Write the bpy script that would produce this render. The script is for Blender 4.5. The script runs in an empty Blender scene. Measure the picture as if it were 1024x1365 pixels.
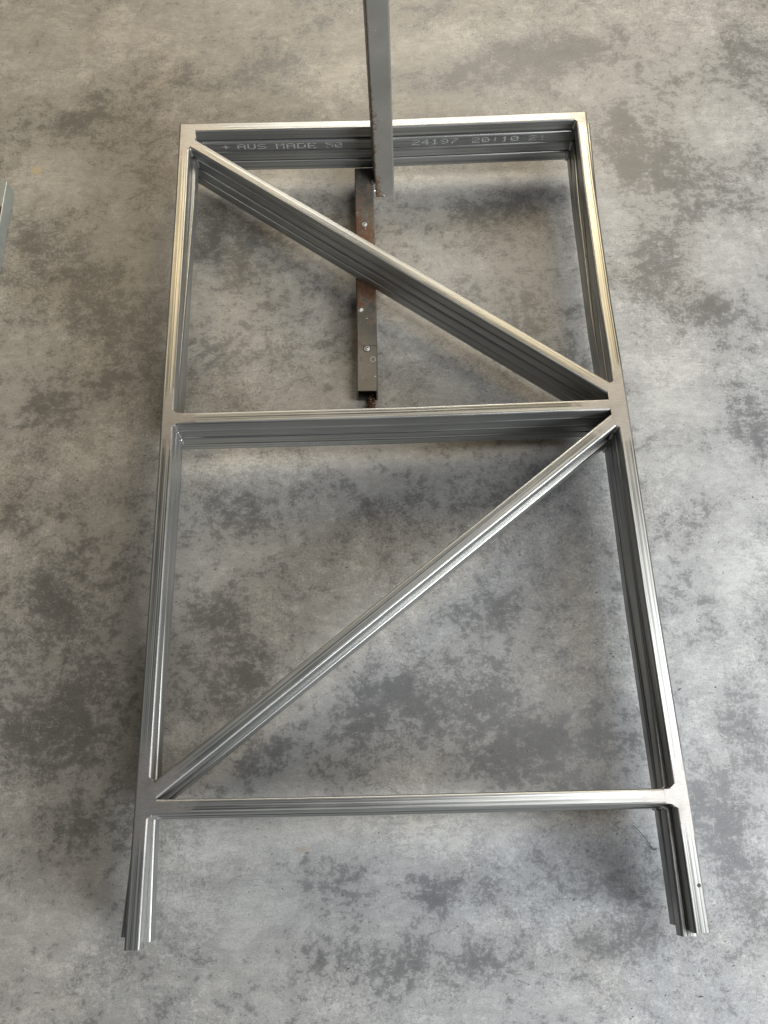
import bpy, bmesh, math, random
import numpy as np
from mathutils import Matrix, Vector
random.seed(7)
sc = bpy.context.scene
col = sc.collection

# ------------------------------------------------------------------ camera
cam_d = bpy.data.cameras.new("camera")
cam = bpy.data.objects.new("camera", cam_d)
col.objects.link(cam)
cam_d.sensor_fit = 'VERTICAL'
cam_d.sensor_height = 24.0
cam_d.lens = 24.0 * 1141.5 / 1365.0
cam_d.clip_start = 0.05
cam_d.clip_end = 60.0
Rm = [[0.9994361, 0.0335378, -0.0016307], [-0.0318827, 0.9326376, -0.3594030], [-0.0105328, 0.3592524, 0.9331810]]
M = Matrix([Rm[0] + [-0.02401], Rm[1] + [-0.71791], Rm[2] + [1.63729], [0, 0, 0, 1]])
cam.matrix_world = M
sc.camera = cam

# ------------------------------------------------------------------ world and lamps
world = bpy.data.worlds.new("World")
sc.world = world
world.use_nodes = True
bg = world.node_tree.nodes["Background"]
bg.inputs[0].default_value = (0.86, 0.93, 1.0, 1)
bg.inputs[1].default_value = 0.085

def area(name, loc, target, sx, sy, power, color):
    d = bpy.data.lights.new(name, 'AREA')
    d.shape = 'RECTANGLE'; d.size = sx; d.size_y = sy
    d.energy = power; d.color = color
    o = bpy.data.objects.new(name, d)
    col.objects.link(o)
    o.location = loc
    o.rotation_euler = (Vector(target) - Vector(loc)).to_track_quat('-Z', 'Y').to_euler()
    return o

area("north_lamp_right", (1.35, 2.9, 2.9), (0.4, 0.4, 0), 1.0, 1.4, 27, (1.0, 0.74, 0.33))
area("north_lamp_left", (-1.30, 2.7, 2.9), (-0.2, 0.4, 0), 0.6, 0.9, 16, (1.0, 0.77, 0.42))
area("north_fill", (0.40, 3.9, 2.7), (0.1, 0.3, 0), 2.4, 1.2, 84, (1.0, 0.965, 0.90))  # unseen source, added as soft north fill and sheen on the rails
area("south_east_door_light", (3.2, -2.3, 2.0), (0.3, -0.2, 0), 2.0, 1.4, 265, (0.91, 0.955, 1.0))
area("east_fill", (1.75, -0.25, 3.3), (0.9, -0.1, 0), 1.2, 2.0, 64, (0.96, 0.98, 1.0))  # unseen overhead source, added to whiten the right stile and floor

sc.view_settings.view_transform = 'Standard'
sc.view_settings.look = 'None'
sc.view_settings.gamma = 1.0
sc.view_settings.exposure = 0.0

# ------------------------------------------------------------------ node helpers
class NT:
    def __init__(s, name):
        s.m = bpy.data.materials.new(name); s.m.use_nodes = True
        s.t = s.m.node_tree; s.t.nodes.clear()
        s.out = s.n('ShaderNodeOutputMaterial'); s.b = s.n('ShaderNodeBsdfPrincipled')
        s.l(s.b.outputs[0], s.out.inputs[0])
    def n(s, k, **kw):
        nd = s.t.nodes.new(k)
        for a, b in kw.items(): setattr(nd, a, b)
        return nd
    def l(s, a, b): s.t.links.new(a, b)
    def put(s, sock, v):
        if isinstance(v, bpy.types.NodeSocket): s.l(v, sock)
        else: sock.default_value = v
    def math(s, op, a, b=0.0, c=0.0, clamp=False):
        nd = s.n('ShaderNodeMath', operation=op, use_clamp=clamp)
        s.put(nd.inputs[0], a); s.put(nd.inputs[1], b); s.put(nd.inputs[2], c)
        return nd.outputs[0]
    def smooth(s, v, lo, hi, a=0.0, b=1.0):
        nd = s.n('ShaderNodeMapRange', interpolation_type='SMOOTHSTEP')
        s.put(nd.inputs[0], v); nd.inputs[1].default_value = lo; nd.inputs[2].default_value = hi
        nd.inputs[3].default_value = a; nd.inputs[4].default_value = b
        return nd.outputs[0]
    def mix(s, f, a, b, mode='MIX'):
        nd = s.n('ShaderNodeMix', data_type='RGBA', blend_type=mode)
        s.put(nd.inputs[0], f); s.put(nd.inputs[6], a); s.put(nd.inputs[7], b)
        return nd.outputs[2]
    def noise(s, vec, scale, detail=2, rough=0.5, dist=0.0, w=None):
        nd = s.n('ShaderNodeTexNoise')
        s.l(vec, nd.inputs['Vector'])
        nd.inputs['Scale'].default_value = scale; nd.inputs['Detail'].default_value = detail
        nd.inputs['Roughness'].default_value = rough; nd.inputs['Distortion'].default_value = dist
        return nd.outputs[0]
    def voro(s, vec, scale, rnd=1.0):
        nd = s.n('ShaderNodeTexVoronoi'); s.l(vec, nd.inputs['Vector'])
        nd.inputs['Scale'].default_value = scale; nd.inputs['Randomness'].default_value = rnd
        return nd
    def mapped(s, vec, loc=(0, 0, 0), rot=(0, 0, 0), scale=(1, 1, 1)):
        nd = s.n('ShaderNodeMapping'); s.l(vec, nd.inputs[0])
        nd.inputs[1].default_value = loc; nd.inputs[2].default_value = rot; nd.inputs[3].default_value = scale
        return nd.outputs[0]
    def attr(s, name, kind='GEOMETRY'):
        return s.n('ShaderNodeAttribute', attribute_name=name, attribute_type=kind)
    def bump(s, h, strength, dist):
        nd = s.n('ShaderNodeBump'); nd.inputs['Strength'].default_value = strength
        nd.inputs['Distance'].default_value = dist; s.l(h, nd.inputs['Height'])
        return nd.outputs[0]
def rgb(a, b, c): return (a, b, c, 1)

# ------------------------------------------------------------------ concrete
def concrete_material():
    s = NT("trowelled_concrete")
    P = s.n('ShaderNodeTexCoord').outputs['Object']
    stain_shade = s.attr('stain_shade').outputs['Fac']
    cool = s.attr('cool').outputs['Fac']
    # warp the coordinates so patches get wispy outlines
    wn = s.n('ShaderNodeTexNoise'); s.l(P, wn.inputs['Vector']); wn.inputs['Scale'].default_value = 7; wn.inputs['Detail'].default_value = 4
    vm = s.n('ShaderNodeVectorMath', operation='MULTIPLY_ADD'); s.l(wn.outputs[1], vm.inputs[0])
    vm.inputs[1].default_value = (0.10, 0.10, 0.0); s.l(P, vm.inputs[2])
    W = vm.outputs[0]
    n1 = s.noise(W, 5.0, 6, 0.6)
    n2 = s.noise(W, 15.0, 7, 0.66)
    n3 = s.noise(P, 46.0, 7, 0.70, 0.15)
    n4 = s.noise(P, 165.0, 5, 0.72)
    m2 = s.noise(s.mapped(P, loc=(5, 3, 1)), 52.0, 7, 0.70, 0.15)
    h2 = s.noise(s.mapped(P, loc=(2, 7, 4)), 190.0, 5, 0.72)
    st = s.noise(s.mapped(P, rot=(0, 0, 0.7), scale=(1, 4, 1)), 26.0, 6, 0.7, 0.6)
    low = s.math('MULTIPLY_ADD', n1, 1.0, -0.53)
    low = s.math('MULTIPLY_ADD', s.math('SUBTRACT', n2, 0.5), 1.4, low)
    low = s.math('MULTIPLY_ADD', stain_shade, 0.56, low)
    d = s.math('MULTIPLY_ADD', s.math('SUBTRACT', n3, 0.5), 1.9, low)
    d = s.math('MULTIPLY_ADD', s.math('SUBTRACT', st, 0.5), 1.2, d)
    zone = s.smooth(s.noise(W, 3.3, 3, 0.55), 0.42, 0.58)
    fine = s.math('MULTIPLY_ADD', s.math('SUBTRACT', n4, 0.5), s.math('MULTIPLY_ADD', zone, 1.6, 1.3), d)
    F = s.smooth(fine, 0.05, 0.25)
    B = s.smooth(s.math('ADD', s.math('MULTIPLY', low, 0.45), s.math('MULTIPLY', d, 0.55)), -0.10, 0.54)
    dark = s.math('MULTIPLY_ADD', B, 0.50, s.math('MULTIPLY', F, 0.46), clamp=True)
    l0 = s.math('MULTIPLY_ADD', s.math('SUBTRACT', m2, 0.5), 1.5, s.math('MULTIPLY', low, -1.0))
    l1 = s.math('MULTIPLY_ADD', s.math('SUBTRACT', h2, 0.5), 2.6, l0)
    light = s.math('MULTIPLY_ADD', s.math('MULTIPLY', s.smooth(l1, 0.08, 0.32), zone), 0.36, s.math('MULTIPLY', s.smooth(l0, -0.05, 0.55), 0.5), clamp=True)
    base = s.mix(cool, rgb(0.268, 0.242, 0.200), rgb(0.285, 0.288, 0.287))
    drk = s.mix(cool, rgb(0.115, 0.104, 0.086), rgb(0.110, 0.113, 0.116))
    lgt = s.mix(cool, rgb(0.41, 0.375, 0.31), rgb(0.43, 0.43, 0.42))
    c = s.mix(dark, base, drk)
    c = s.mix(light, c, lgt)
    # brownish clouding
    br = s.smooth(s.noise(W, 3.1, 5, 0.6), 0.50, 0.70, 0, 0.30)
    c = s.mix(br, c, rgb(0.80, 0.72, 0.60), 'MULTIPLY')
    # fine grain
    g = s.smooth(s.noise(P, 520.0, 3, 0.75), 0.32, 0.68, 0.80, 1.20)
    g = s.math('MULTIPLY', g, s.smooth(h2, 0.34, 0.66, 0.93, 1.07))
    g = s.math('MULTIPLY', g, s.smooth(st, 0.34, 0.66, 0.92, 1.08))
    gc = s.n('ShaderNodeCombineColor'); s.l(g, gc.inputs[0]); s.l(g, gc.inputs[1]); s.l(g, gc.inputs[2])
    c = s.mix(1.0, c, gc.outputs[0], 'MULTIPLY')
    # small pits: elongated dark specks in clusters
    v = s.voro(s.mapped(W, rot=(0, 0, 0.5), scale=(1, 2.2, 1)), 62.0)
    pit = s.smooth(v.outputs['Distance'], 0.20, 0.07)
    clus = s.smooth(s.noise(P, 9.0, 3, 0.6), 0.48, 0.62)
    pick = s.math('GREATER_THAN', s.n('ShaderNodeSeparateColor').outputs[0] if False else s.noise(v.outputs['Position'], 40.0, 0), 0.55)
    pit = s.math('MULTIPLY', s.math('MULTIPLY', pit, clus), pick)
    c = s.mix(s.math('MULTIPLY', pit, 0.9), c, rgb(0.05, 0.045, 0.04))
    v2 = s.voro(s.mapped(W, rot=(0, 0, 1.0), scale=(1, 1.7, 1)), 27.0)
    sp = s.math('MULTIPLY', s.smooth(v2.outputs['Distance'], 0.085, 0.04), s.math('GREATER_THAN', s.noise(v2.outputs['Position'], 31.0, 0), 0.62))
    c = s.mix(sp, c, rgb(0.045, 0.04, 0.038))
    v4 = s.voro(s.mapped(W, rot=(0, 0, 2.2), scale=(1, 1.9, 1)), 58.0)
    sp4 = s.math('MULTIPLY', s.smooth(v4.outputs['Distance'], 0.10, 0.05), s.math('GREATER_THAN', s.noise(v4.outputs['Position'], 37.0, 0), 0.58))
    c = s.mix(s.math('MULTIPLY', sp4, 0.8), c, rgb(0.06, 0.052, 0.045))
    # white flecks
    v3 = s.voro(s.mapped(P, scale=(1, 1.5, 1)), 210.0)
    wf = s.math('MULTIPLY', s.smooth(v3.outputs['Distance'], 0.26, 0.10), s.smooth(s.noise(P, 14.0, 4, 0.7), 0.50, 0.70, 0, 0.55))
    c = s.mix(wf, c, rgb(0.55, 0.54, 0.51))
    # hairline trowel scratches
    for ang, sc_, th in ((0.45, 5.0, 0.012), (-0.9, 4.0, 0.009), (1.35, 3.5, 0.008)):
        q = s.noise(s.mapped(W, rot=(0, 0, ang), scale=(0.8, 6, 1)), sc_, 3, 0.6, 1.2)
        ln = s.smooth(s.math('ABSOLUTE', s.math('SUBTRACT', q, 0.5)), th * 0.35, 0.0)
        msk = s.smooth(s.noise(P, 5.3 + sc_, 3, 0.6), 0.50, 0.62, 0, 0.75)
        c = s.mix(s.math('MULTIPLY', ln, msk), c, rgb(0.40, 0.385, 0.36) if ang > 0 else rgb(0.12, 0.11, 0.10))
    # painted stain marks (rust / pale ring) from vertex attribute
    rust = s.attr('rust').outputs['Fac']
    rn = s.smooth(s.math('ADD', rust, s.math('MULTIPLY', s.math('SUBTRACT', n3, 0.5), 1.4)), 0.35, 0.8)
    c = s.mix(s.math('MULTIPLY', rn, 0.5), c, rgb(0.34, 0.22, 0.12))
    s.l(c, s.b.inputs['Base Color'])
    r = s.smooth(s.math('ADD', s.math('MULTIPLY', n3, 0.6), s.math('MULTIPLY', d, 0.25)), 0.0, 0.7, 0.54, 0.36)
    s.l(r, s.b.inputs['Roughness'])
    s.b.inputs['Specular IOR Level'].default_value = 0.42
    h = s.math('MULTIPLY_ADD', n4, 0.12, s.math('MULTIPLY_ADD', n3, 0.15, s.math('MULTIPLY', pit, -1.2)))
    h = s.math('MULTIPLY_ADD', sp, -1.0, h)
    s.l(s.bump(h, 0.25, 0.0010), s.b.inputs['Normal'])
    return s.m

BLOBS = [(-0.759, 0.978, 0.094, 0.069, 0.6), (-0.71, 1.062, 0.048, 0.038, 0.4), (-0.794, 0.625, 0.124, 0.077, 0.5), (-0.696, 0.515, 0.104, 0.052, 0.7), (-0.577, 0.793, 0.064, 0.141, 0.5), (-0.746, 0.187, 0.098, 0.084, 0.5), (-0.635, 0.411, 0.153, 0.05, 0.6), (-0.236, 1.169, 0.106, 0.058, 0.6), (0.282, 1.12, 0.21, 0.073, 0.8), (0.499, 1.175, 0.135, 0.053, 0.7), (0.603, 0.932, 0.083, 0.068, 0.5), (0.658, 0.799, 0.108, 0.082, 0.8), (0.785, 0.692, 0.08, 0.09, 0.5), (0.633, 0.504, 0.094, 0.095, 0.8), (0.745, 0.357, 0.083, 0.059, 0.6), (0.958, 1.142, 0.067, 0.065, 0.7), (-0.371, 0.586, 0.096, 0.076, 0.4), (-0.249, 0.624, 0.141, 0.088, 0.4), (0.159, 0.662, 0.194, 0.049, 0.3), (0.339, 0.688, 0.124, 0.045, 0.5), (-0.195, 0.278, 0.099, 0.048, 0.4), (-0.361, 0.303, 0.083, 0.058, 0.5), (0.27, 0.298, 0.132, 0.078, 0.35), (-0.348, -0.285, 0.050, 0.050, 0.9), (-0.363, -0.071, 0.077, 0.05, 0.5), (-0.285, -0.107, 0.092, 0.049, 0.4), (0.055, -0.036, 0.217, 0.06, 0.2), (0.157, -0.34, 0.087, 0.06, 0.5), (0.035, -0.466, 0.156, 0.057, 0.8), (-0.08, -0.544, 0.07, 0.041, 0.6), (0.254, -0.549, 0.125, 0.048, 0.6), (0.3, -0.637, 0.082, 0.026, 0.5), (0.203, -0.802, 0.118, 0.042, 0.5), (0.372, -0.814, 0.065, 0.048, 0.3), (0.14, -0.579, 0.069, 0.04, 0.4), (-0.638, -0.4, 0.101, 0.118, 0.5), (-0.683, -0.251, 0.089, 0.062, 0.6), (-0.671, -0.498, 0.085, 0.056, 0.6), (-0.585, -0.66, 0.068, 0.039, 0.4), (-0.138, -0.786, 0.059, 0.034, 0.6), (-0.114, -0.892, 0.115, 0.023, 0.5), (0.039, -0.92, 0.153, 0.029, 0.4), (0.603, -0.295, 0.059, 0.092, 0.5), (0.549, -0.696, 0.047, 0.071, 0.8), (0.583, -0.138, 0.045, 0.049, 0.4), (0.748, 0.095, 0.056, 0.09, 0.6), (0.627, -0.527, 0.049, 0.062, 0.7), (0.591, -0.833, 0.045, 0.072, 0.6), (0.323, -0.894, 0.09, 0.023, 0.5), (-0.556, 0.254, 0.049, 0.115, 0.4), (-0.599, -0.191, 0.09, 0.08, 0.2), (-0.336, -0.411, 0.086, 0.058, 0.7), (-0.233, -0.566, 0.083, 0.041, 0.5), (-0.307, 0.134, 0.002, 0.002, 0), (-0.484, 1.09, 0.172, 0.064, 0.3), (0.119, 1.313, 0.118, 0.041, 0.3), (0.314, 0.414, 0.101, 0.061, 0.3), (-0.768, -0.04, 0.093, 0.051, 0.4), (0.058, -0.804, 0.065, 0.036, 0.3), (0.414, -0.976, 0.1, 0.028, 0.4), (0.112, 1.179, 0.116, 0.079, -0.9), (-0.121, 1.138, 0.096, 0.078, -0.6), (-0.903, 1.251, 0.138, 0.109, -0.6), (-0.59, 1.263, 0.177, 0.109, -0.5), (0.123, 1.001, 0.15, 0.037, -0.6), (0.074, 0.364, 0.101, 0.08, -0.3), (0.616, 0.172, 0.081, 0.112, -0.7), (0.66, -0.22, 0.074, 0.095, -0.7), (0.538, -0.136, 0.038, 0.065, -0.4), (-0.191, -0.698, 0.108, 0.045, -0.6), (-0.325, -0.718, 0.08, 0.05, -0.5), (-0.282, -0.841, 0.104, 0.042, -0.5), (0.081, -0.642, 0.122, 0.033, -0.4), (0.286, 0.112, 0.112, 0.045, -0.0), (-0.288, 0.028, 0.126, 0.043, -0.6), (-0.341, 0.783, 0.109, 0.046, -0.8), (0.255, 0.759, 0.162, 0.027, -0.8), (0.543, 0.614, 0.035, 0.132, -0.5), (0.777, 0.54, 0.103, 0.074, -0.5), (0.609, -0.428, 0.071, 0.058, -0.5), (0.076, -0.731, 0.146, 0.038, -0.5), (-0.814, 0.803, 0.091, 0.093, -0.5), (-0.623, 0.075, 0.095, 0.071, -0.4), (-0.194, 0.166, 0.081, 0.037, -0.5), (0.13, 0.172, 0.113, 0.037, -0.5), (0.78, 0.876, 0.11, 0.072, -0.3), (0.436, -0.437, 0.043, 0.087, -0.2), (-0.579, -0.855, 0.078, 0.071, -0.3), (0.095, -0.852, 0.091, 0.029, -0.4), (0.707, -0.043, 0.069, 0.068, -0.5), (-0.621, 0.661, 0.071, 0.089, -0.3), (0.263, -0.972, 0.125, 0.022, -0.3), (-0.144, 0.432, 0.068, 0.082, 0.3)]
RUST = [(0.577, 0.880, 0.040, 0.018, 0.55), (-0.185, -0.724, 0.020, 0.005, 0.75), (-0.836, 0.831, 0.045, 0.05, 0.22)]

def build_floor():
    lo = np.array([-6, -4, -2.5, -1.8]); hi = np.array([1.8, 2.5, 4, 6])
    gx = np.concatenate([lo, np.arange(-1.3, 1.3001, 0.0125), hi]); gy = np.concatenate([lo, np.arange(-1.2, 1.6001, 0.0125), hi + 0.3])
    X, Y = np.meshgrid(gx, gy); nx, ny = len(gx), len(gy)
    v = np.stack([X.ravel(), Y.ravel(), np.zeros(X.size)], 1)
    i = np.arange(nx - 1)[None, :] + nx * np.arange(ny - 1)[:, None]; i = i.ravel()
    f = np.stack([i, i + 1, i + nx + 1, i + nx], 1)
    me = bpy.data.meshes.new("floor"); me.from_pydata(v.tolist(), [], f.tolist())
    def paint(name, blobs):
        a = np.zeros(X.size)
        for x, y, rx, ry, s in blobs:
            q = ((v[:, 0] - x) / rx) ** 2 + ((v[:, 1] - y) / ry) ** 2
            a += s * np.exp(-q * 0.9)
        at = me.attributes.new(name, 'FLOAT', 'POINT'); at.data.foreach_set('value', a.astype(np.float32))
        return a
    paint('stain_shade', BLOBS); paint('rust', RUST)  # floor patches; some are rail and stile shadows painted into the colour
    # light cast painted into the slab: browner at the far left, greyer to the near right
    k = 0.48 + 0.62 * v[:, 0] - 0.42 * (v[:, 1] - 0.1)
    at = me.attributes.new('cool', 'FLOAT', 'POINT'); at.data.foreach_set('value', np.clip(k, 0, 1).astype(np.float32))
    o = bpy.data.objects.new("floor", me); col.objects.link(o)
    me.materials.append(concrete_material()); o['kind'] = 'structure'
    return o
build_floor()

# ------------------------------------------------------------------ steel materials
def steel_material(name, tone=(0.50, 0.50, 0.475), dark=(0.15, 0.15, 0.142), rough=0.34, sandable=True):
    s = NT(name)
    uv = s.n('ShaderNodeUVMap', uv_map='UVMap').outputs[0]
    P = s.n('ShaderNodeTexCoord').outputs['Object']
    rnd = s.n('ShaderNodeObjectInfo').outputs['Random']
    off = s.n('ShaderNodeCombineXYZ'); s.l(s.math('MULTIPLY', rnd, 13.0), off.inputs[0]); s.l(s.math('MULTIPLY', rnd, 7.0), off.inputs[1])
    va = s.n('ShaderNodeVectorMath', operation='ADD'); s.l(uv, va.inputs[0]); s.l(off.outputs[0], va.inputs[1]); U = va.outputs[0]
    s1 = s.noise(s.mapped(U, scale=(0.8, 380, 1)), 1.0, 3, 0.6)
    s2 = s.noise(s.mapped(U, scale=(0.5, 120, 1)), 1.0, 4, 0.6)
    s3 = s.noise(s.mapped(U, scale=(6, 1100, 1)), 1.0, 2, 0.6)
    cl = s.noise(s.mapped(U, scale=(9, 30, 1)), 1.0, 4, 0.6)
    f = s.math('MULTIPLY_ADD', s1, 0.75, s.math('MULTIPLY_ADD', s2, 0.45, s.math('MULTIPLY', s3, 0.25)))
    line = s.smooth(f, 0.58, 0.86)
    c = s.mix(line, rgb(*dark), rgb(*tone))
    c = s.mix(s.smooth(cl, 0.45, 0.75, 0, 0.5), c, rgb(tone[0] * 0.75, tone[1] * 0.73, tone[2] * 0.68))
    # a few sharp scored draw-lines
    q = s.noise(s.mapped(U, scale=(0.5, 260, 1), loc=(3, 1, 0)), 1.0, 1, 0.5)
    sco = s.smooth(q, 0.64, 0.70)
    c = s.mix(s.math('MULTIPLY', sco, 0.75), c, rgb(0.055, 0.055, 0.052))
    q2 = s.noise(s.mapped(U, scale=(1.1, 310, 1), loc=(9, 4, 0)), 1.0, 1, 0.5)
    c = s.mix(s.smooth(q2, 0.64, 0.72, 0, 0.8), c, rgb(0.72, 0.71, 0.68))
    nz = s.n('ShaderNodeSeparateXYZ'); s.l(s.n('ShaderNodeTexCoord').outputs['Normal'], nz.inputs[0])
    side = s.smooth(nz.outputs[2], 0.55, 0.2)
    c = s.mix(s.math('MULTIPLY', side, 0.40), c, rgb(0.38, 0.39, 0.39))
    r = s.smooth(s.math('ADD', s1, s.math('MULTIPLY', cl, 0.5)), 0.4, 1.1, rough - 0.08, rough + 0.12)
    bumpy = s.math('MULTIPLY_ADD', f, 1.0, s.math('MULTIPLY', sco, -0.8))
    if sandable:
        sd = s.attr('sand').outputs['Fac']
        e = s.math('MULTIPLY', s.math('SUBTRACT', s.noise(P, 55.0, 5, 0.6), 0.5), 1.1)
        m = s.smooth(s.math('ADD', sd, e), 0.25, 0.80)
        sw = s.noise(s.mapped(P, rot=(0, 0, 0.9), scale=(1, 9, 1)), 120.0, 4, 0.65, 0.6)
        sc2 = s.mix(s.smooth(sw, 0.3, 0.7), rgb(0.32, 0.305, 0.288), rgb(0.42, 0.402, 0.382))
        sc2 = s.mix(s.smooth(s.noise(P, 30.0, 3, 0.5), 0.5, 0.75, 0, 0.5), sc2, rgb(0.27, 0.24, 0.225))
        sc2 = s.mix(s.smooth(s.noise(P, 18.0, 2, 0.5), 0.45, 0.65, 0, 0.18), sc2, rgb(0.40, 0.34, 0.28))
        c = s.mix(m, c, sc2)
        r = s.math('MULTIPLY_ADD', m, s.math('SUBTRACT', 0.44, r), r)
        bumpy = s.math('MULTIPLY', bumpy, s.math('SUBTRACT', 1.0, s.math('MULTIPLY', m, 0.93)))
    s.l(c, s.b.inputs['Base Color']); s.l(r, s.b.inputs['Roughness'])
    s.b.inputs['Metallic'].default_value = 0.88
    s.l(s.bump(bumpy, 0.14, 0.0006), s.b.inputs['Normal'])
    return s.m

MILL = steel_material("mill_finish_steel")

def weld_material():
    s = NT("sanded_weld")
    P = s.n('ShaderNodeTexCoord').outputs['Object']
    sw = s.noise(s.mapped(P, rot=(0, 0, 0.9), scale=(1, 9, 1)), 120.0, 4, 0.65, 0.6)
    c = s.mix(s.smooth(sw, 0.3, 0.7), rgb(0.32, 0.305, 0.288), rgb(0.42, 0.402, 0.382))
    c = s.mix(s.smooth(s.noise(P, 30.0, 3, 0.5), 0.5, 0.75, 0, 0.5), c, rgb(0.27, 0.24, 0.225))
    s.l(c, s.b.inputs['Base Color']); s.b.inputs['Roughness'].default_value = 0.44; s.b.inputs['Metallic'].default_value = 0.88
    return s.m
WELD = weld_material()
def bead_material():
    s = NT("raw_weld_bead")
    P = s.n('ShaderNodeTexCoord').outputs['Object']
    c = s.mix(s.noise(P, 300.0, 3, 0.6), rgb(0.35, 0.35, 0.34), rgb(0.75, 0.73, 0.70))
    s.l(c, s.b.inputs['Base Color']); s.b.inputs['Roughness'].default_value = 0.28; s.b.inputs['Metallic'].default_value = 0.9
    s.l(s.bump(s.noise(P, 420.0, 2, 0.5), 0.6, 0.001), s.b.inputs['Normal'])
    return s.m
BEAD = bead_material()

def flat_material(name, c, rough=0.6, metallic=0.0):
    s = NT(name)
    P = s.n('ShaderNodeTexCoord').outputs['Object']
    n = s.noise(P, 260.0, 3, 0.6)
    s.l(s.mix(n, rgb(c[0] * .7, c[1] * .7, c[2] * .7), rgb(c[0] * 1.2, c[1] * 1.2, c[2] * 1.2)), s.b.inputs['Base Color'])
    s.b.inputs['Roughness'].default_value = rough; s.b.inputs['Metallic'].default_value = metallic
    return s.m
INK = flat_material("faded_white_ink", (0.37, 0.375, 0.37), 0.7)

def rusty_material(name, base=(0.23, 0.235, 0.23), met=0.6):
    """grey primed / bare tube with brown rust, driven by the 'rust' attribute and noise"""
    s = NT(name)
    P = s.n('ShaderNodeTexCoord').outputs['Object']
    ra = s.attr('rust').outputs['Fac']
    n1 = s.noise(P, 38.0, 6, 0.7); n2 = s.noise(P, 150.0, 5, 0.7); n3 = s.noise(P, 11.0, 3, 0.5)
    c = s.mix(n3, rgb(base[0] * .7, base[1] * .7, base[2] * .68), rgb(base[0] * 1.35, base[1] * 1.33, base[2] * 1.28))
    k = s.math('ADD', ra, s.math('ADD', s.math('MULTIPLY', s.math('SUBTRACT', n1, 0.5), 1.3), s.math('MULTIPLY', s.math('SUBTRACT', n2, 0.5), 1.5)))
    m1 = s.smooth(k, 0.46, 0.66); m2 = s.smooth(k, 0.62, 0.82)
    rc = s.mix(s.smooth(n2, 0.35, 0.65), rgb(0.050, 0.023, 0.012), rgb(0.135, 0.062, 0.028))
    c = s.mix(m1, c, rgb(0.135, 0.095, 0.065)); c = s.mix(m2, c, rc)
    fl = s.math('MULTIPLY', s.smooth(s.voro(P, 90.0).outputs['Distance'], 0.13, 0.06), s.smooth(n3, 0.45, 0.6))
    c = s.mix(fl, c, rgb(0.5, 0.49, 0.46))
    s.l(c, s.b.inputs['Base Color'])
    s.l(s.math('MULTIPLY_ADD', m1, 0.35, 0.45), s.b.inputs['Roughness'])
    s.l(s.math('MULTIPLY_ADD', m1, -0.9 * met, met), s.b.inputs['Metallic'])
    s.l(s.bump(s.math('MULTIPLY_ADD', m1, s.math('ADD', n2, 0.5), s.math('MULTIPLY', n2, 0.15)), 0.5, 0.0008), s.b.inputs['Normal'])
    return s.m

# ------------------------------------------------------------------ tube builder
def section(w, h, r, n=4):
    pts = []
    for cx, cz, a0 in ((w/2 - r, h/2 - r, 0), (-w/2 + r, h/2 - r, 90), (-w/2 + r, -h/2 + r, 180), (w/2 - r, -h/2 + r, 270)):
        for i in range(n + 1):
            a = math.radians(a0 + 90.0 * i / n)
            pts.append((cx + r * math.cos(a), cz + r * math.sin(a)))
    return pts

def densify(path, step):
    out = [path[0]]; L = [0.0]
    for a, b in zip(path[:-1], path[1:]):
        d = math.dist(a, b); n = max(1, int(round(d / step)))
        for i in range(1, n + 1):
            t = i / n
            out.append(tuple(a[j] + (b[j] - a[j]) * t for j in range(len(a)))); L.append(L[-1] + d / n)
    return out, L

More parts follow.
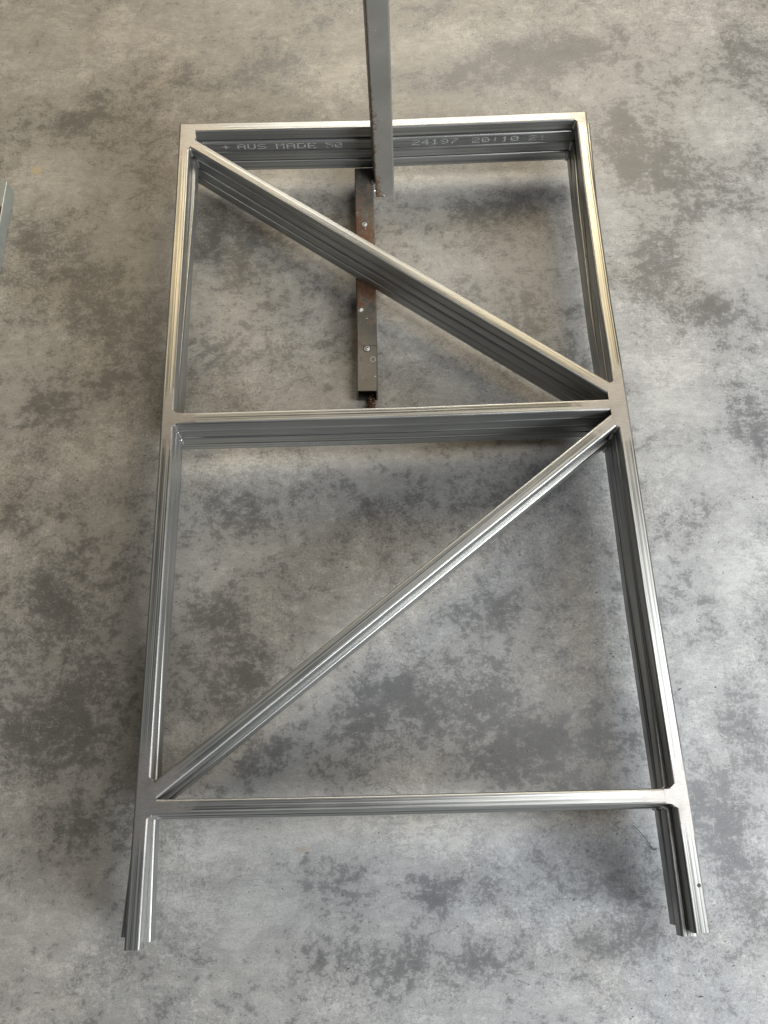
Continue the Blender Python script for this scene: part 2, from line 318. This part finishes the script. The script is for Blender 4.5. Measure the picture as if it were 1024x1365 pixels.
def tube(name, path, w, h, z0, r=0.0042, wall=0.002, cuts=(), mat=None, parent=None, sand_pts=(), sand_r=0.05, step=0.02, rust=None):
    """hollow rectangular tube swept along a plan path; cuts = planes (point, normal) whose positive side is removed"""
    path3 = [(p[0], p[1], z0 + h/2 if len(p) < 3 else p[2]) for p in path]
    pts, L = densify(path3, step)
    sec = section(w, h, r); sin_ = section(w - 2*wall, h - 2*wall, max(r - wall, 0.0008))
    N = len(sec)
    vacc = [0.0]
    for i in range(N): vacc.append(vacc[-1] + math.dist(sec[i], sec[(i+1) % N]))
    bm = bmesh.new(); uvl = bm.loops.layers.uv.new("UVMap")
    rings = []; irings = []
    for i, p in enumerate(pts):
        a = pts[max(i-1, 0)]; b = pts[min(i+1, len(pts)-1)]
        d = Vector(b) - Vector(a); d.normalize()
        nrm = Vector((0, 0, 1)).cross(d)
        if nrm.length < 1e-4: nrm = Vector((1, 0, 0))
        nrm.normalize(); up = d.cross(nrm)
        rings.append([bm.verts.new(Vector(p) + nrm * s_ + up * z_) for s_, z_ in sec])
        if i in (0, len(pts)-1) or True:
            irings.append([bm.verts.new(Vector(p) + nrm * s_ + up * z_) for s_, z_ in sin_])
    for i in range(len(pts)-1):
        for j in range(N):
            k = (j+1) % N
            f = bm.faces.new((rings[i][k], rings[i+1][k], rings[i+1][j], rings[i][j])); f.smooth = True
            uv = ((L[i], vacc[j+1]), (L[i+1], vacc[j+1]), (L[i+1], vacc[j]), (L[i], vacc[j]))
            for lp, q in zip(f.loops, uv): lp[uvl].uv = q
            f = bm.faces.new((irings[i][j], irings[i+1][j], irings[i+1][k], irings[i][k])); f.smooth = True
    for A, B, fl in ((rings[0], irings[0], 0), (rings[-1], irings[-1], 1)):
        for j in range(N):
            k = (j+1) % N
            q = (A[j], A[k], B[k], B[j])
            bm.faces.new(q if not fl else tuple(reversed(q)))
    for co, no in cuts:
        bmesh.ops.bisect_plane(bm, geom=bm.verts[:] + bm.edges[:] + bm.faces[:], plane_co=(co[0], co[1], 0), plane_no=(no[0], no[1], 0), clear_outer=True)
    bmesh.ops.recalc_face_normals(bm, faces=bm.faces[:]) if False else None
    for e in bm.edges:
        if len(e.link_faces) == 2 and e.calc_face_angle(0) > 0.9: e.smooth = False
    me = bpy.data.meshes.new(name); bm.to_mesh(me); bm.free()
    co = np.zeros(len(me.vertices)*3); me.vertices.foreach_get('co', co); co = co.reshape(-1, 3)
    if sand_pts:
        a = np.zeros(len(co))
        for q in sand_pts:
            x, y = q[0], q[1]; rr = q[2] if len(q) > 2 else sand_r
            dd = np.hypot(co[:, 0]-x, co[:, 1]-y) / rr
            a = np.maximum(a, np.clip(1.35 - dd*0.85, 0, 1))
        a *= (co[:, 2] > z0 + h - 0.0016)
        me.attributes.new('sand', 'FLOAT', 'POINT').data.foreach_set('value', a.astype(np.float32))
    if rust is not None:
        me.attributes.new('rust', 'FLOAT', 'POINT').data.foreach_set('value', rust(co).astype(np.float32))
    me.materials.append(mat)
    o = bpy.data.objects.new(name, me); col.objects.link(o)
    if parent is not None: o.parent = parent
    wn = o.modifiers.new("wn", 'WEIGHTED_NORMAL'); wn.keep_sharp = True; wn.weight = 80
    return o

def root(name, loc, label, cat, group=None):
    o = bpy.data.objects.new(name, None); col.objects.link(o)
    o.empty_display_size = 0.05
    o.location = (0, 0, 0)
    o['label'] = label; o['category'] = cat
    if group: o['group'] = group
    return o

def link_mesh(name, bm, mat, parent=None):
    me = bpy.data.meshes.new(name); bm.to_mesh(me); bm.free(); me.materials.append(mat)
    o = bpy.data.objects.new(name, me); col.objects.link(o)
    if parent is not None: o.parent = parent
    return o

def lerp_path(path, x, ax=0):
    p = sorted(path, key=lambda q: q[ax])
    return float(np.interp(x, [q[ax] for q in p], [q[1-ax] for q in p]))

# ------------------------------------------------------------------ welded joints
def weld(parent, outline, ztop, corners, bottom, sanded=True):
    """sanded fill over a joint (outline, convex plan polygon) + lumpy beads down the inner corners"""
    bm = bmesh.new()
    top = [bm.verts.new((x, y, ztop)) for x, y in outline]
    bot = [bm.verts.new((x, y, ztop - 0.0042)) for x, y in outline]
    bm.faces.new(top); bm.faces.new(list(reversed(bot)))
    n = len(top)
    for i in range(n):
        j = (i+1) % n
        bm.faces.new((top[j], top[i], bot[i], bot[j]))
    bmesh.ops.recalc_face_normals(bm, faces=bm.faces[:])
    link_mesh("weld", bm, WELD if sanded else BEAD, parent)
    for (x, y, rr) in corners: bead(parent, x, y, rr, ztop - 0.003, bottom)

def bead(parent, x, y, rr, z, bottom, squash=1.0):
    bm = bmesh.new(); prev = None
    while z > bottom:
        ring = []
        r_ = rr * random.uniform(0.7, 1.25); ox = random.uniform(-.0006, .0006); oy = random.uniform(-.0006, .0006)
        for a in range(7):
            t = a * 2 * math.pi / 7
            ring.append(bm.verts.new((x + ox + r_ * math.cos(t), y + oy + squash * r_ * math.sin(t), z)))
        if prev:
            for a in range(7):
                b = (a+1) % 7
                f = bm.faces.new((prev[a], prev[b], ring[b], ring[a])); f.smooth = True
        else: bm.faces.new(ring)
        prev = ring; z -= 0.0026
    bm.faces.new(list(reversed(prev)))
    bmesh.ops.recalc_face_normals(bm, faces=bm.faces[:])
    return link_mesh("weld_bead", bm, BEAD, parent)

# ------------------------------------------------------------------ the four frames
W = 0.025; TH = 0.0285; PITCH = 0.030; ZTOP = 0.162
LO = [(-.4505, .8015), (-.4480, .60), (-.4475, .12), (-.4458, -.04), (-.4460, -.30), (-.4470, -.64), (-.4475, -.862)]
RO = [(.4637, .7993), (.4580, .60), (.4560, .295), (.4580, .155), (.4580, -.01), (.4583, -.33), (.4615, -.64), (.4615, -.865)]
TO = [(-.4505, .8015), (-.025, .7945), (.4637, .7993)]
MO = [(-.46, .0715), (.026, .068), (.47, .0705)]
BO = [(-.46, -.640), (-.0766, -.6455), (.47, -.6507)]
# centre lines of the braces (points run past the stiles, then get cut)
D1 = [(-.3524 - .7929*.14, .6917 + .6093*.14), (-.3524 + .7929*1.06, .6917 - .6093*1.06)]
D2 = [(.3903 + .7904*.09, -.0032 + .6126*.09), (.3903 - .7904*1.09, -.0032 - .6126*1.09)]

def shift(path, dx, dy): return [(x+dx, y+dy) for x, y in path]

def build_frame(k, lab, LOf, ROf, top_dy=0.0, mid_dy=0.0, bot_dy=0.0, d1s=(0, 0), d2s=(0, 0)):
    g = root("welded_steel_frame", (0, 0, 0), lab, "steel frame", "stacked steel frames")
    zt = ZTOP - k*PITCH; z0 = zt - TH
    LOk = [(x + LOf(y), y + (top_dy if i == 0 else 0)) for i, (x, y) in enumerate(LO)]
    ROk = [(x + ROf(y), y + (top_dy if i == 0 else 0)) for i, (x, y) in enumerate(RO)]
    if k: 
        dl, dr = {1: (0.008, -0.007), 2: (0.013, 0.006), 3: (0.010, 0.004)}[k]
        LOk[-1] = (LOk[-1][0], LOk[-1][1] + dl); ROk[-1] = (ROk[-1][0], ROk[-1][1] + dr)
    Lc = shift(LOk, W/2, 0); Rc = shift(ROk, -W/2, 0)
    tl, tr = LOk[0], ROk[0]
    Lc[0] = (Lc[0][0], Lc[0][1]); 
    li = lambda y: lerp_path(LOk, y, 1) + W      # inner face of the left stile
    ri = lambda y: lerp_path(ROk, y, 1) - W
    To = [tl] + [(x, y + top_dy) for x, y in TO[1:-1]] + [tr]
    Tc = shift(To, 0, -W/2)
    Mc = shift(MO, 0, mid_dy - W/2); Bc = shift(BO, 0, bot_dy - W/2)
    # joints
    s2 = math.sqrt(.5)
    my_l = .0715 + mid_dy - W/2; my_r = .0705 + mid_dy - W/2; by_l = -.640 + bot_dy - W/2; by_r = -.6507 + bot_dy - W/2
    J_L = [(li(.79)-W/2, tl[1]-.016, .085), (li(.05)-W/2, my_l, .060), (li(-.64)-W/2, by_l+.02, .085)]
    J_R = [(ri(.79)+W/2, tr[1]-.012, .030), (ri(.05)+W/2, my_r, .085), (ri(-.65)+W/2, by_r, .060)]
    J = J_L + J_R
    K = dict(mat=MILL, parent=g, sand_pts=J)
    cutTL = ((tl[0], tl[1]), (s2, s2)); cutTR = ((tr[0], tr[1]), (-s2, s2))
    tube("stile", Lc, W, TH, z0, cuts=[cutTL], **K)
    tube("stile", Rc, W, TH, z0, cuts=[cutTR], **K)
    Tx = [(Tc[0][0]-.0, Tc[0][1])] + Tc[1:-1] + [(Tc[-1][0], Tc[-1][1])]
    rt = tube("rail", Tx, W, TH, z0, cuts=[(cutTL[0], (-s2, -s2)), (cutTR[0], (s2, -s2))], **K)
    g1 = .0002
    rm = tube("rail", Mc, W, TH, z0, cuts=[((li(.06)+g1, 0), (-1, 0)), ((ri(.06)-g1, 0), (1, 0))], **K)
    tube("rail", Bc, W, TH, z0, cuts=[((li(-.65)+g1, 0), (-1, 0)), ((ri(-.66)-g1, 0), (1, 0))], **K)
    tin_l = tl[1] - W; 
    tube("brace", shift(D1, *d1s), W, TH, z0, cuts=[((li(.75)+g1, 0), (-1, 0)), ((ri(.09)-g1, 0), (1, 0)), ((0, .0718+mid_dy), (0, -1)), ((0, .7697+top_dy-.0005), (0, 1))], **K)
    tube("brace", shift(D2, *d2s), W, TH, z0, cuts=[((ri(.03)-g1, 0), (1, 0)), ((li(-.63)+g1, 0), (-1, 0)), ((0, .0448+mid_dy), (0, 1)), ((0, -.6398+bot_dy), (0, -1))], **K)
    # welds
    e = .0055; z = zt + .00022
    x0 = li(.05); ty = my_l + W/2; by = my_l - W/2
    weld(g, [(x0-.014, ty+.004), (x0-.003, ty+.006), (x0+.005, ty-.001), (x0+.016, ty-.002), (x0+.016, by+.002), (x0+.005, by+.001), (x0-.003, by-.006), (x0-.014, by-.004)], z, [(x0+.0005, ty+.0005, .0032), (x0+.0005, by-.0005, .0034)], z0 + .001)
    x0 = ri(.05); ty = my_r + W/2 + .034; by = my_r - W/2 - .034
    weld(g, [(x0+.014, ty+.002), (x0+.0025, ty+.004), (x0-.006, ty-.001), (x0-.012, ty-.016), (x0-.010, by+.018), (x0-.005, by+.001), (x0+.0025, by-.004), (x0+.014, by-.002)], z, [(x0-.001, ty-.002, .0032), (x0-.001, by, .0032)], z0 + .001)
    x0 = li(-.64); ty = by_l + W/2 + .030; by = by_l - W/2
    weld(g, [(x0-.014, ty+.003), (x0-.003, ty+.005), (x0+.004, ty-.002), (x0+.010, ty-.010), (x0+.012, by+.010), (x0+.005, by+.001), (x0-.003, by-.006), (x0-.014, by-.004)], z, [(x0+.0005, ty, .0030), (x0+.0005, by-.0005, .0036)], z0 + .001)
    x0 = ri(-.66); ty = by_r + W/2; by = by_r - W/2
    weld(g, [(x0+.014, ty+.004), (x0+.003, ty+.007), (x0-.006, ty-.0005), (x0-.016, ty-.002), (x0-.016, by+.002), (x0-.006, by+.0005), (x0+.003, by-.006), (x0+.014, by-.004)], z, [(x0-.0005, ty, .0030), (x0-.0005, by, .0032)], z0 + .001)
    x0 = li(.76); ty = .762 + top_dy
    weld(g, [(x0-.012, tl[1]-.012), (x0+.010, tl[1]-.014), (x0+.012, ty+.006), (x0+.014, ty-.004), (x0+.003, ty-.026), (x0-.003, ty-.036), (x0-.014, ty-.034)], z, [(x0+.0008, ty-.031, .0032), (x0+.006, tin_l-.003, .0030)], z0 + .001)
    x0 = ri(.77); ty = tr[1] - W
    weld(g, [(x0-.006, ty+.013), (x0+.012, ty+.013), (x0+.012, ty-.006), (x0+.002, ty-.005), (x0-.004, ty+.001), (x0-.006, ty+.003)], z, [(x0-.001, ty-.001, .003)], z0 + .001)
    return g, To, Mc, z0, zt

def ip(ys, vs): return lambda y: float(np.interp(y, ys, vs))
ys = [-.862, -.64, -.30, -.16, -.04, .12, .30, .48, .62, .80]
frames = []
frames.append(build_frame(0, "topmost bright steel frame of the stack with ground welded joints", ip(ys, [0]*10), ip(ys, [0]*10)))
frames.append(build_frame(1, "second steel frame from the top, its far right corner sticking out under the topmost",
    ip(ys, [.009, .004, 0, -.002, 0, 0, .003, .007, .010, .010]), ip(ys, [-.012, -.009, -.003, -.002, -.002, -.004, 0, .007, .012, .014]), -.004, .0, -.002, (0, .002), (-.003, .004)))
frames.append(build_frame(2, "third steel frame from the top with its near left leg splayed outwards",
    ip(ys, [-.024, -.012, -.003, -.002, -.001, -.001, 0, .002, 0, 0]), ip(ys, [.003, .002, 0, -.001, -.002, -.005, -.005, -.004, 0, .003]), -.003, -.001, -.004, (0, 0), (.002, -.002)))
frames.append(build_frame(3, "lowest steel frame of the stack, nearest the concrete",
    ip(ys, [-.018, -.017, -.016, -.015, -.014, -.014, -.012, -.010, -.010, -.010]), ip(ys, [-.003, -.003, -.003, -.002, -.001, 0, 0, 0, 0, 0]), -.004, .0, -.003, (0, 0), (0, .002)))

# ------------------------------------------------------------------ dot-matrix print
FONT = {
'A': ["01110","10001","10001","11111","10001","10001","10001"], 'U': ["10001","10001","10001","10001","10001","10001","01110"],
'S': ["01111","10000","10000","01110","00001","00001","11110"], 'M': ["10001","11011","10101","10101","10001","10001","10001"],
'D': ["11110","10001","10001","10001","10001","10001","11110"], 'E': ["11111","10000","10000","11110","10000","10000","11111"],
'5': ["11111","10000","11110","00001","00001","10001","01110"], '0': ["01110","10001","10011","10101","11001","10001","01110"],
'2': ["01110","10001","00001","00110","01000","10000","11111"], '4': ["00010","00110","01010","10010","11111","00010","00010"],
'1': ["00100","01100","00100","00100","00100","00100","01110"], '9': ["01110","10001","10001","01111","00001","00010","01100"],
'7': ["11111","00001","00010","00100","01000","01000","01000"], ':': ["00000","00100","00100","00000","00100","00100","00000"],
'+': ["00000","00100","00100","11111","00100","00100","00000"], ' ': ["00000"]*7}
def dot_text(runs, ypath, zc, hgt, parent, fade=0.05, flip=False, mat=INK):
    for txt, x0, x1 in runs:
        bm = bmesh.new()
        n = len(txt); pitch = (x1 - x0) / (n - 0.18); cw = pitch * 0.82 / 5; ch = hgt / 7
        for i, c in enumerate(txt):
            for r_ in range(7):
                for q in range(5):
                    if FONT[c][r_][q] != '1' or random.random() < fade: continue
                    rr, qq = (6 - r_, 4 - q) if flip else (r_, q)
                    ii = n - 1 - i if flip else i
                    x = x0 + ii*pitch + (qq + .5)*cw + random.uniform(-.0003, .0003); z = zc + hgt/2 - (rr + .5)*ch
                    y = lerp_path(ypath, x, 0) - .00025
                    a, b = cw*.47, ch*.40
                    k = [(-.6, -1), (.6, -1), (1, -.4), (1, .4), (.6, 1), (-.6, 1), (-1, .4), (-1, -.4)]
                    f = bm.faces.new([bm.verts.new((x + a*u, y, z + b*v)) for u, v in k])
        link_mesh("printed_lettering", bm, mat, parent)

g2, To2, _, z02, _ = frames[1]
rail2 = [c for c in g2.children if c.name.startswith("rail")][0]
dot_text([("+", -.362, -.345), ("AUS", -.327, -.262), ("MADE", -.239, -.147), ("50", -.126, -.088), ("24197", .071, .1755), ("20:10", .208, .3143), ("21", .338, .378)],
    shift(To2, 0, -W), z02 + TH*.52, .0150, rail2)
g4, _, Mc4, z04, _ = frames[3]
rail4 = [c for c in g4.children if c.name.startswith("rail")][1]
dot_text([("AUS", -.285, -.22), ("MADE", -.20, -.11), ("50", -.09, -.05), ("24197", .10, .20), ("20:10", .23, .33)],
    shift(Mc4, 0, -W/2), z04 + TH*.62, .0120, rail4, fade=.3, flip=True)

# small dark hole, drawn as a thin dark disc, on the near right leg of the top frame
bm = bmesh.new()
bmesh.ops.create_cone(bm, cap_ends=True, segments=14, radius1=.0034, radius2=.0026, depth=.0008, matrix=Matrix.Translation((.4545, -.7975, ZTOP + .0001)))
link_mesh("dark_hole", bm, flat_material("dark_hole_disc", (.05, .045, .04), .6), frames[0][0])

# ------------------------------------------------------------------ stand: rusty foot on the floor + upright post
stand = root("post_stand", (0, 0, 0), "dark grey upright square post welded to a rusty foot tube lying on the concrete", "stand")
def foot_rust(co):
    y = co[:, 1]; x = co[:, 0]
    t = np.clip((.767 - y) / .595, 0, 1); xc = -.041 - .0075*t; side = (x - xc) / .021
    a = np.interp(y, [.17, .22, .27, .33, .38, .42, .50, .56, .62, .68, .74, .77], [.0, .0, .12, .16, .30, .55, .62, .50, .38, .22, .05, .15])
    a = a + np.where(side > .6, .22, 0) * (y > .3) + np.where(side < -.7, .35, 0)
    return a
FOOTM = rusty_material("rusty_grey_tube", (.135, .128, .115))
def foot_piece(path, step=.012):
    return tube("foot_tube", path, .044, .0435, 0.0, r=.0035, wall=.003, mat=FOOTM, parent=stand, step=step, rust=foot_rust)
seam = (-.0454, .281)
foot_piece([(-.0410, .7668), (-.0454, .2816)])
foot_piece([(-.0454, .2808), (-.0483, .1715)])
POSTM = rusty_material("dark_primed_steel", (.215, .208, .19), .3)
def post_rust(co):
    return np.where((co[:, 2] < .055) & (co[:, 0] < -.006), .45, 0) + np.where(co[:, 0] + .016*co[:, 2] < -.006, .34 + .22*np.sin(co[:, 2]*7)**2, -.25)
# the post stands on the concrete against the foot, turned a few degrees, leaning slightly left
def upright(name, cx, cy, w, hgt, rot, lean, mat, parent, r=.0045):
    bm = bmesh.new(); uvl = bm.loops.layers.uv.new("UVMap")
    sec = section(w, w, r, 5); N = len(sec); zs = np.linspace(0, hgt, 60); rings = []
    for z in zs:
        rg = []
        for a, b in sec:
            x = a*math.cos(rot) - b*math.sin(rot); y = a*math.sin(rot) + b*math.cos(rot)
            rg.append(bm.verts.new((cx + x + lean*z, cy + y, z)))
        rings.append(rg)
    acc = [0]
    for j in range(N): acc.append(acc[-1] + math.dist(sec[j], sec[(j+1) % N]))
    for i in range(len(zs)-1):
        for j in range(N):
            k = (j+1) % N
            f = bm.faces.new((rings[i][j], rings[i][k], rings[i+1][k], rings[i+1][j])); f.smooth = True
            for lp, q in zip(f.loops, ((zs[i], acc[j]), (zs[i], acc[j+1]), (zs[i+1], acc[j+1]), (zs[i+1], acc[j]))): lp[uvl].uv = q
    bm.faces.new(list(reversed(rings[0]))); bm.faces.new(rings[-1])
    for e in bm.edges:
        if len(e.link_faces) == 2 and e.calc_face_angle(0) > 0.9: e.smooth = False
    o = link_mesh(name, bm, mat, parent)
    me = o.data; co = np.zeros(len(me.vertices)*3); me.vertices.foreach_get('co', co); co = co.reshape(-1, 3)
    me.attributes.new('rust', 'FLOAT', 'POINT').data.foreach_set('value', post_rust(co).astype(np.float32))
    wn = o.modifiers.new("wn", 'WEIGHTED_NORMAL'); wn.keep_sharp = True; wn.weight = 80
    return o
upright("post", .0052, .7425, .0455, 1.05, math.radians(6), -.020, POSTM, stand)

def blob(bm, c, r, jit=.3, seg=2):
    res = bmesh.ops.create_icosphere(bm, subdivisions=seg, radius=1.0)
    for v in res['verts']:
        k = 1 + random.uniform(-jit, jit)
        v.co = Vector((c[0] + v.co.x*r[0]*k, c[1] + v.co.y*r[1]*k, c[2] + v.co.z*r[2]*k))
    return res
bead(stand, -.0190, .7225, .0052, .046, .001, 1.7)
bead(stand, .004, .7192, .0028, .006, .0, .8)

# screws (flat button heads with a dark socket)
def screw(x, y, z):
    bm = bmesh.new()
    prof = [(.0068, 0), (.0068, .0006), (.0060, .0012), (.0048, .0010), (.0044, .0022), (.0028, .0030), (.0018, .0030), (.0014, .0012)]
    seg = 20; rings = []
    for r_, h_ in prof: rings.append([bm.verts.new((x + r_*math.cos(i*2*math.pi/seg), y + r_*math.sin(i*2*math.pi/seg), z + h_)) for i in range(seg)])
    for a, b in zip(rings[:-1], rings[1:]):
        for i in range(seg):
            j = (i+1) % seg; bm.faces.new((a[i], a[j], b[j], b[i]))
    bm.faces.new(rings[-1])
    o = link_mesh("screw", bm, SCREW, stand)
    bm = bmesh.new(); bmesh.ops.create_cone(bm, cap_ends=True, segments=20, radius1=.0086, radius2=.0082, depth=.0004, matrix=Matrix.Translation((x, y, z + .0001)))
    link_mesh("countersink", bm, RING, o)
    bm = bmesh.new(); bmesh.ops.create_cone(bm, cap_ends=True, segments=6, radius1=.0014, radius2=.0014, depth=.0004, matrix=Matrix.Translation((x, y, z + .0015)))
    link_mesh("socket", bm, BLACK, o)
RING = flat_material("dark_countersink", (.03, .027, .025), .7)
SCREW = flat_material("zinc_screw", (.42, .41, .39), .35, .5)
BLACK = flat_material("black_socket", (.015, .015, .015), .7)
screw(-.0434, .6033, .0435); screw(-.0457, .2745, .0435)

# paint chip and pale ring mark on the foot
PAINT = flat_material("white_paint_chip", (.60, .58, .53), .6)
bm = bmesh.new()
def flatpoly(bm, cx, cy, z, rx, ry, n=11, jit=.3):
    top = [bm.verts.new((cx + rx*(1+random.uniform(-jit, jit))*math.cos(i*2*math.pi/n), cy + ry*(1+random.uniform(-jit, jit))*math.sin(i*2*math.pi/n), z)) for i in range(n)]
    bm.faces.new(top)
flatpoly(bm, -.0555, .372, .0438, .0048, .0042)
link_mesh("paint_chip", bm, PAINT, stand)
for q in ((-.044, .350), (-.030, .205)):
    bm = bmesh.new(); flatpoly(bm, q[0], q[1], .0438, .0012, .0012); link_mesh("paint_chip", bm, PAINT, stand)
bm = bmesh.new()
n = 20
a = [bm.verts.new((-.0335 + .0062*math.cos(i*2*math.pi/n), .2470 + .0070*math.sin(i*2*math.pi/n), .0438)) for i in range(n)]
b = [bm.verts.new((-.0335 + .0044*math.cos(i*2*math.pi/n), .2470 + .0050*math.sin(i*2*math.pi/n), .0438)) for i in range(n)]
for i in range(n):
    j = (i+1) % n; bm.faces.new((a[i], a[j], b[j], b[i]))
link_mesh("washer_mark", bm, flat_material("washer_mark", (.30, .28, .25), .6), stand)

# rusty crumbling scale spilling out of the near end of the foot
bm = bmesh.new()
for i in range(60):
    x = random.gauss(-.0400, .0045); y = random.uniform(.146, .176); z = random.uniform(.003, .020)*(1 - abs(x + .040)/.03)
    blob(bm, (x, y, max(z, .003)), (random.uniform(.0014, .0036),)*3, .45, 1)
fl = link_mesh("rust_flakes", bm, rusty_material("rust_flakes", (.16, .09, .06)), stand); fl['kind'] = 'stuff' 

# ------------------------------------------------------------------ rusty tubes lying at the left edge
def tubeL_rust(co):
    return np.where((co[:, 0] < -.8845 - .003) & (co[:, 2] > .0365), 1.5, -.4)
LM = rusty_material("pale_grey_tube", (.33, .36, .35))
left = root("steel_tube", (0, 0, 0), "pale grey and rusty steel tube lying on the concrete at the left edge", "tube")
tube("tube_section", [(-.9085, .765), (-.9105, .6005)], .050, .040, 0, r=.003, wall=.003, mat=LM, parent=left, step=.02, rust=tubeL_rust)
tube("tube_section", [(-.9105, .5990), (-.9150, .20)], .050, .040, 0, r=.003, wall=.003, mat=LM, parent=left, step=.02, rust=tubeL_rust)

# ------------------------------------------------------------------ small marks on the concrete
FL = bpy.data.objects["floor"]
bm = bmesh.new(); flatpoly(bm, -.838, .833, .0004, .013, .013, 16, .12)
link_mesh("pale_spot", bm, flat_material("pale_spot", (.42, .34, .22), .5), FL)
def strand(name, pts, r, mat, parent=None):
    bm = bmesh.new(); prev = None
    for i, p in enumerate(pts):
        a = Vector(pts[max(i-1, 0)]); b = Vector(pts[min(i+1, len(pts)-1)]); d = (b - a).normalized()
        n = Vector((0, 0, 1)).cross(d).normalized(); u = d.cross(n)
        ring = [bm.verts.new(Vector(p) + n*r*math.cos(t) + u*r*math.sin(t)) for t in (0, 1.571, 3.142, 4.712)]
        if prev:
            for k in range(4): bm.faces.new((prev[k], prev[(k+1) % 4], ring[(k+1) % 4], ring[k]))
        prev = ring
    return link_mesh(name, bm, mat, parent)
hp = [(.405 + .030*t, -.704 - .032*t - .010*t*t, .0012 + .004*math.sin(3.14*t)) for t in [i/12 for i in range(13)]]
hp += [(.436 + .006*t, -.746 + .001*t, .0012) for t in (.5, 1)]
h = strand("wire_bristle", hp, .0005, flat_material("dark_wire", (.05, .05, .06), .5))
h['label'] = "hair-thin dark curved bristle lying on the concrete inside the near right leg"; h['category'] = "wire"
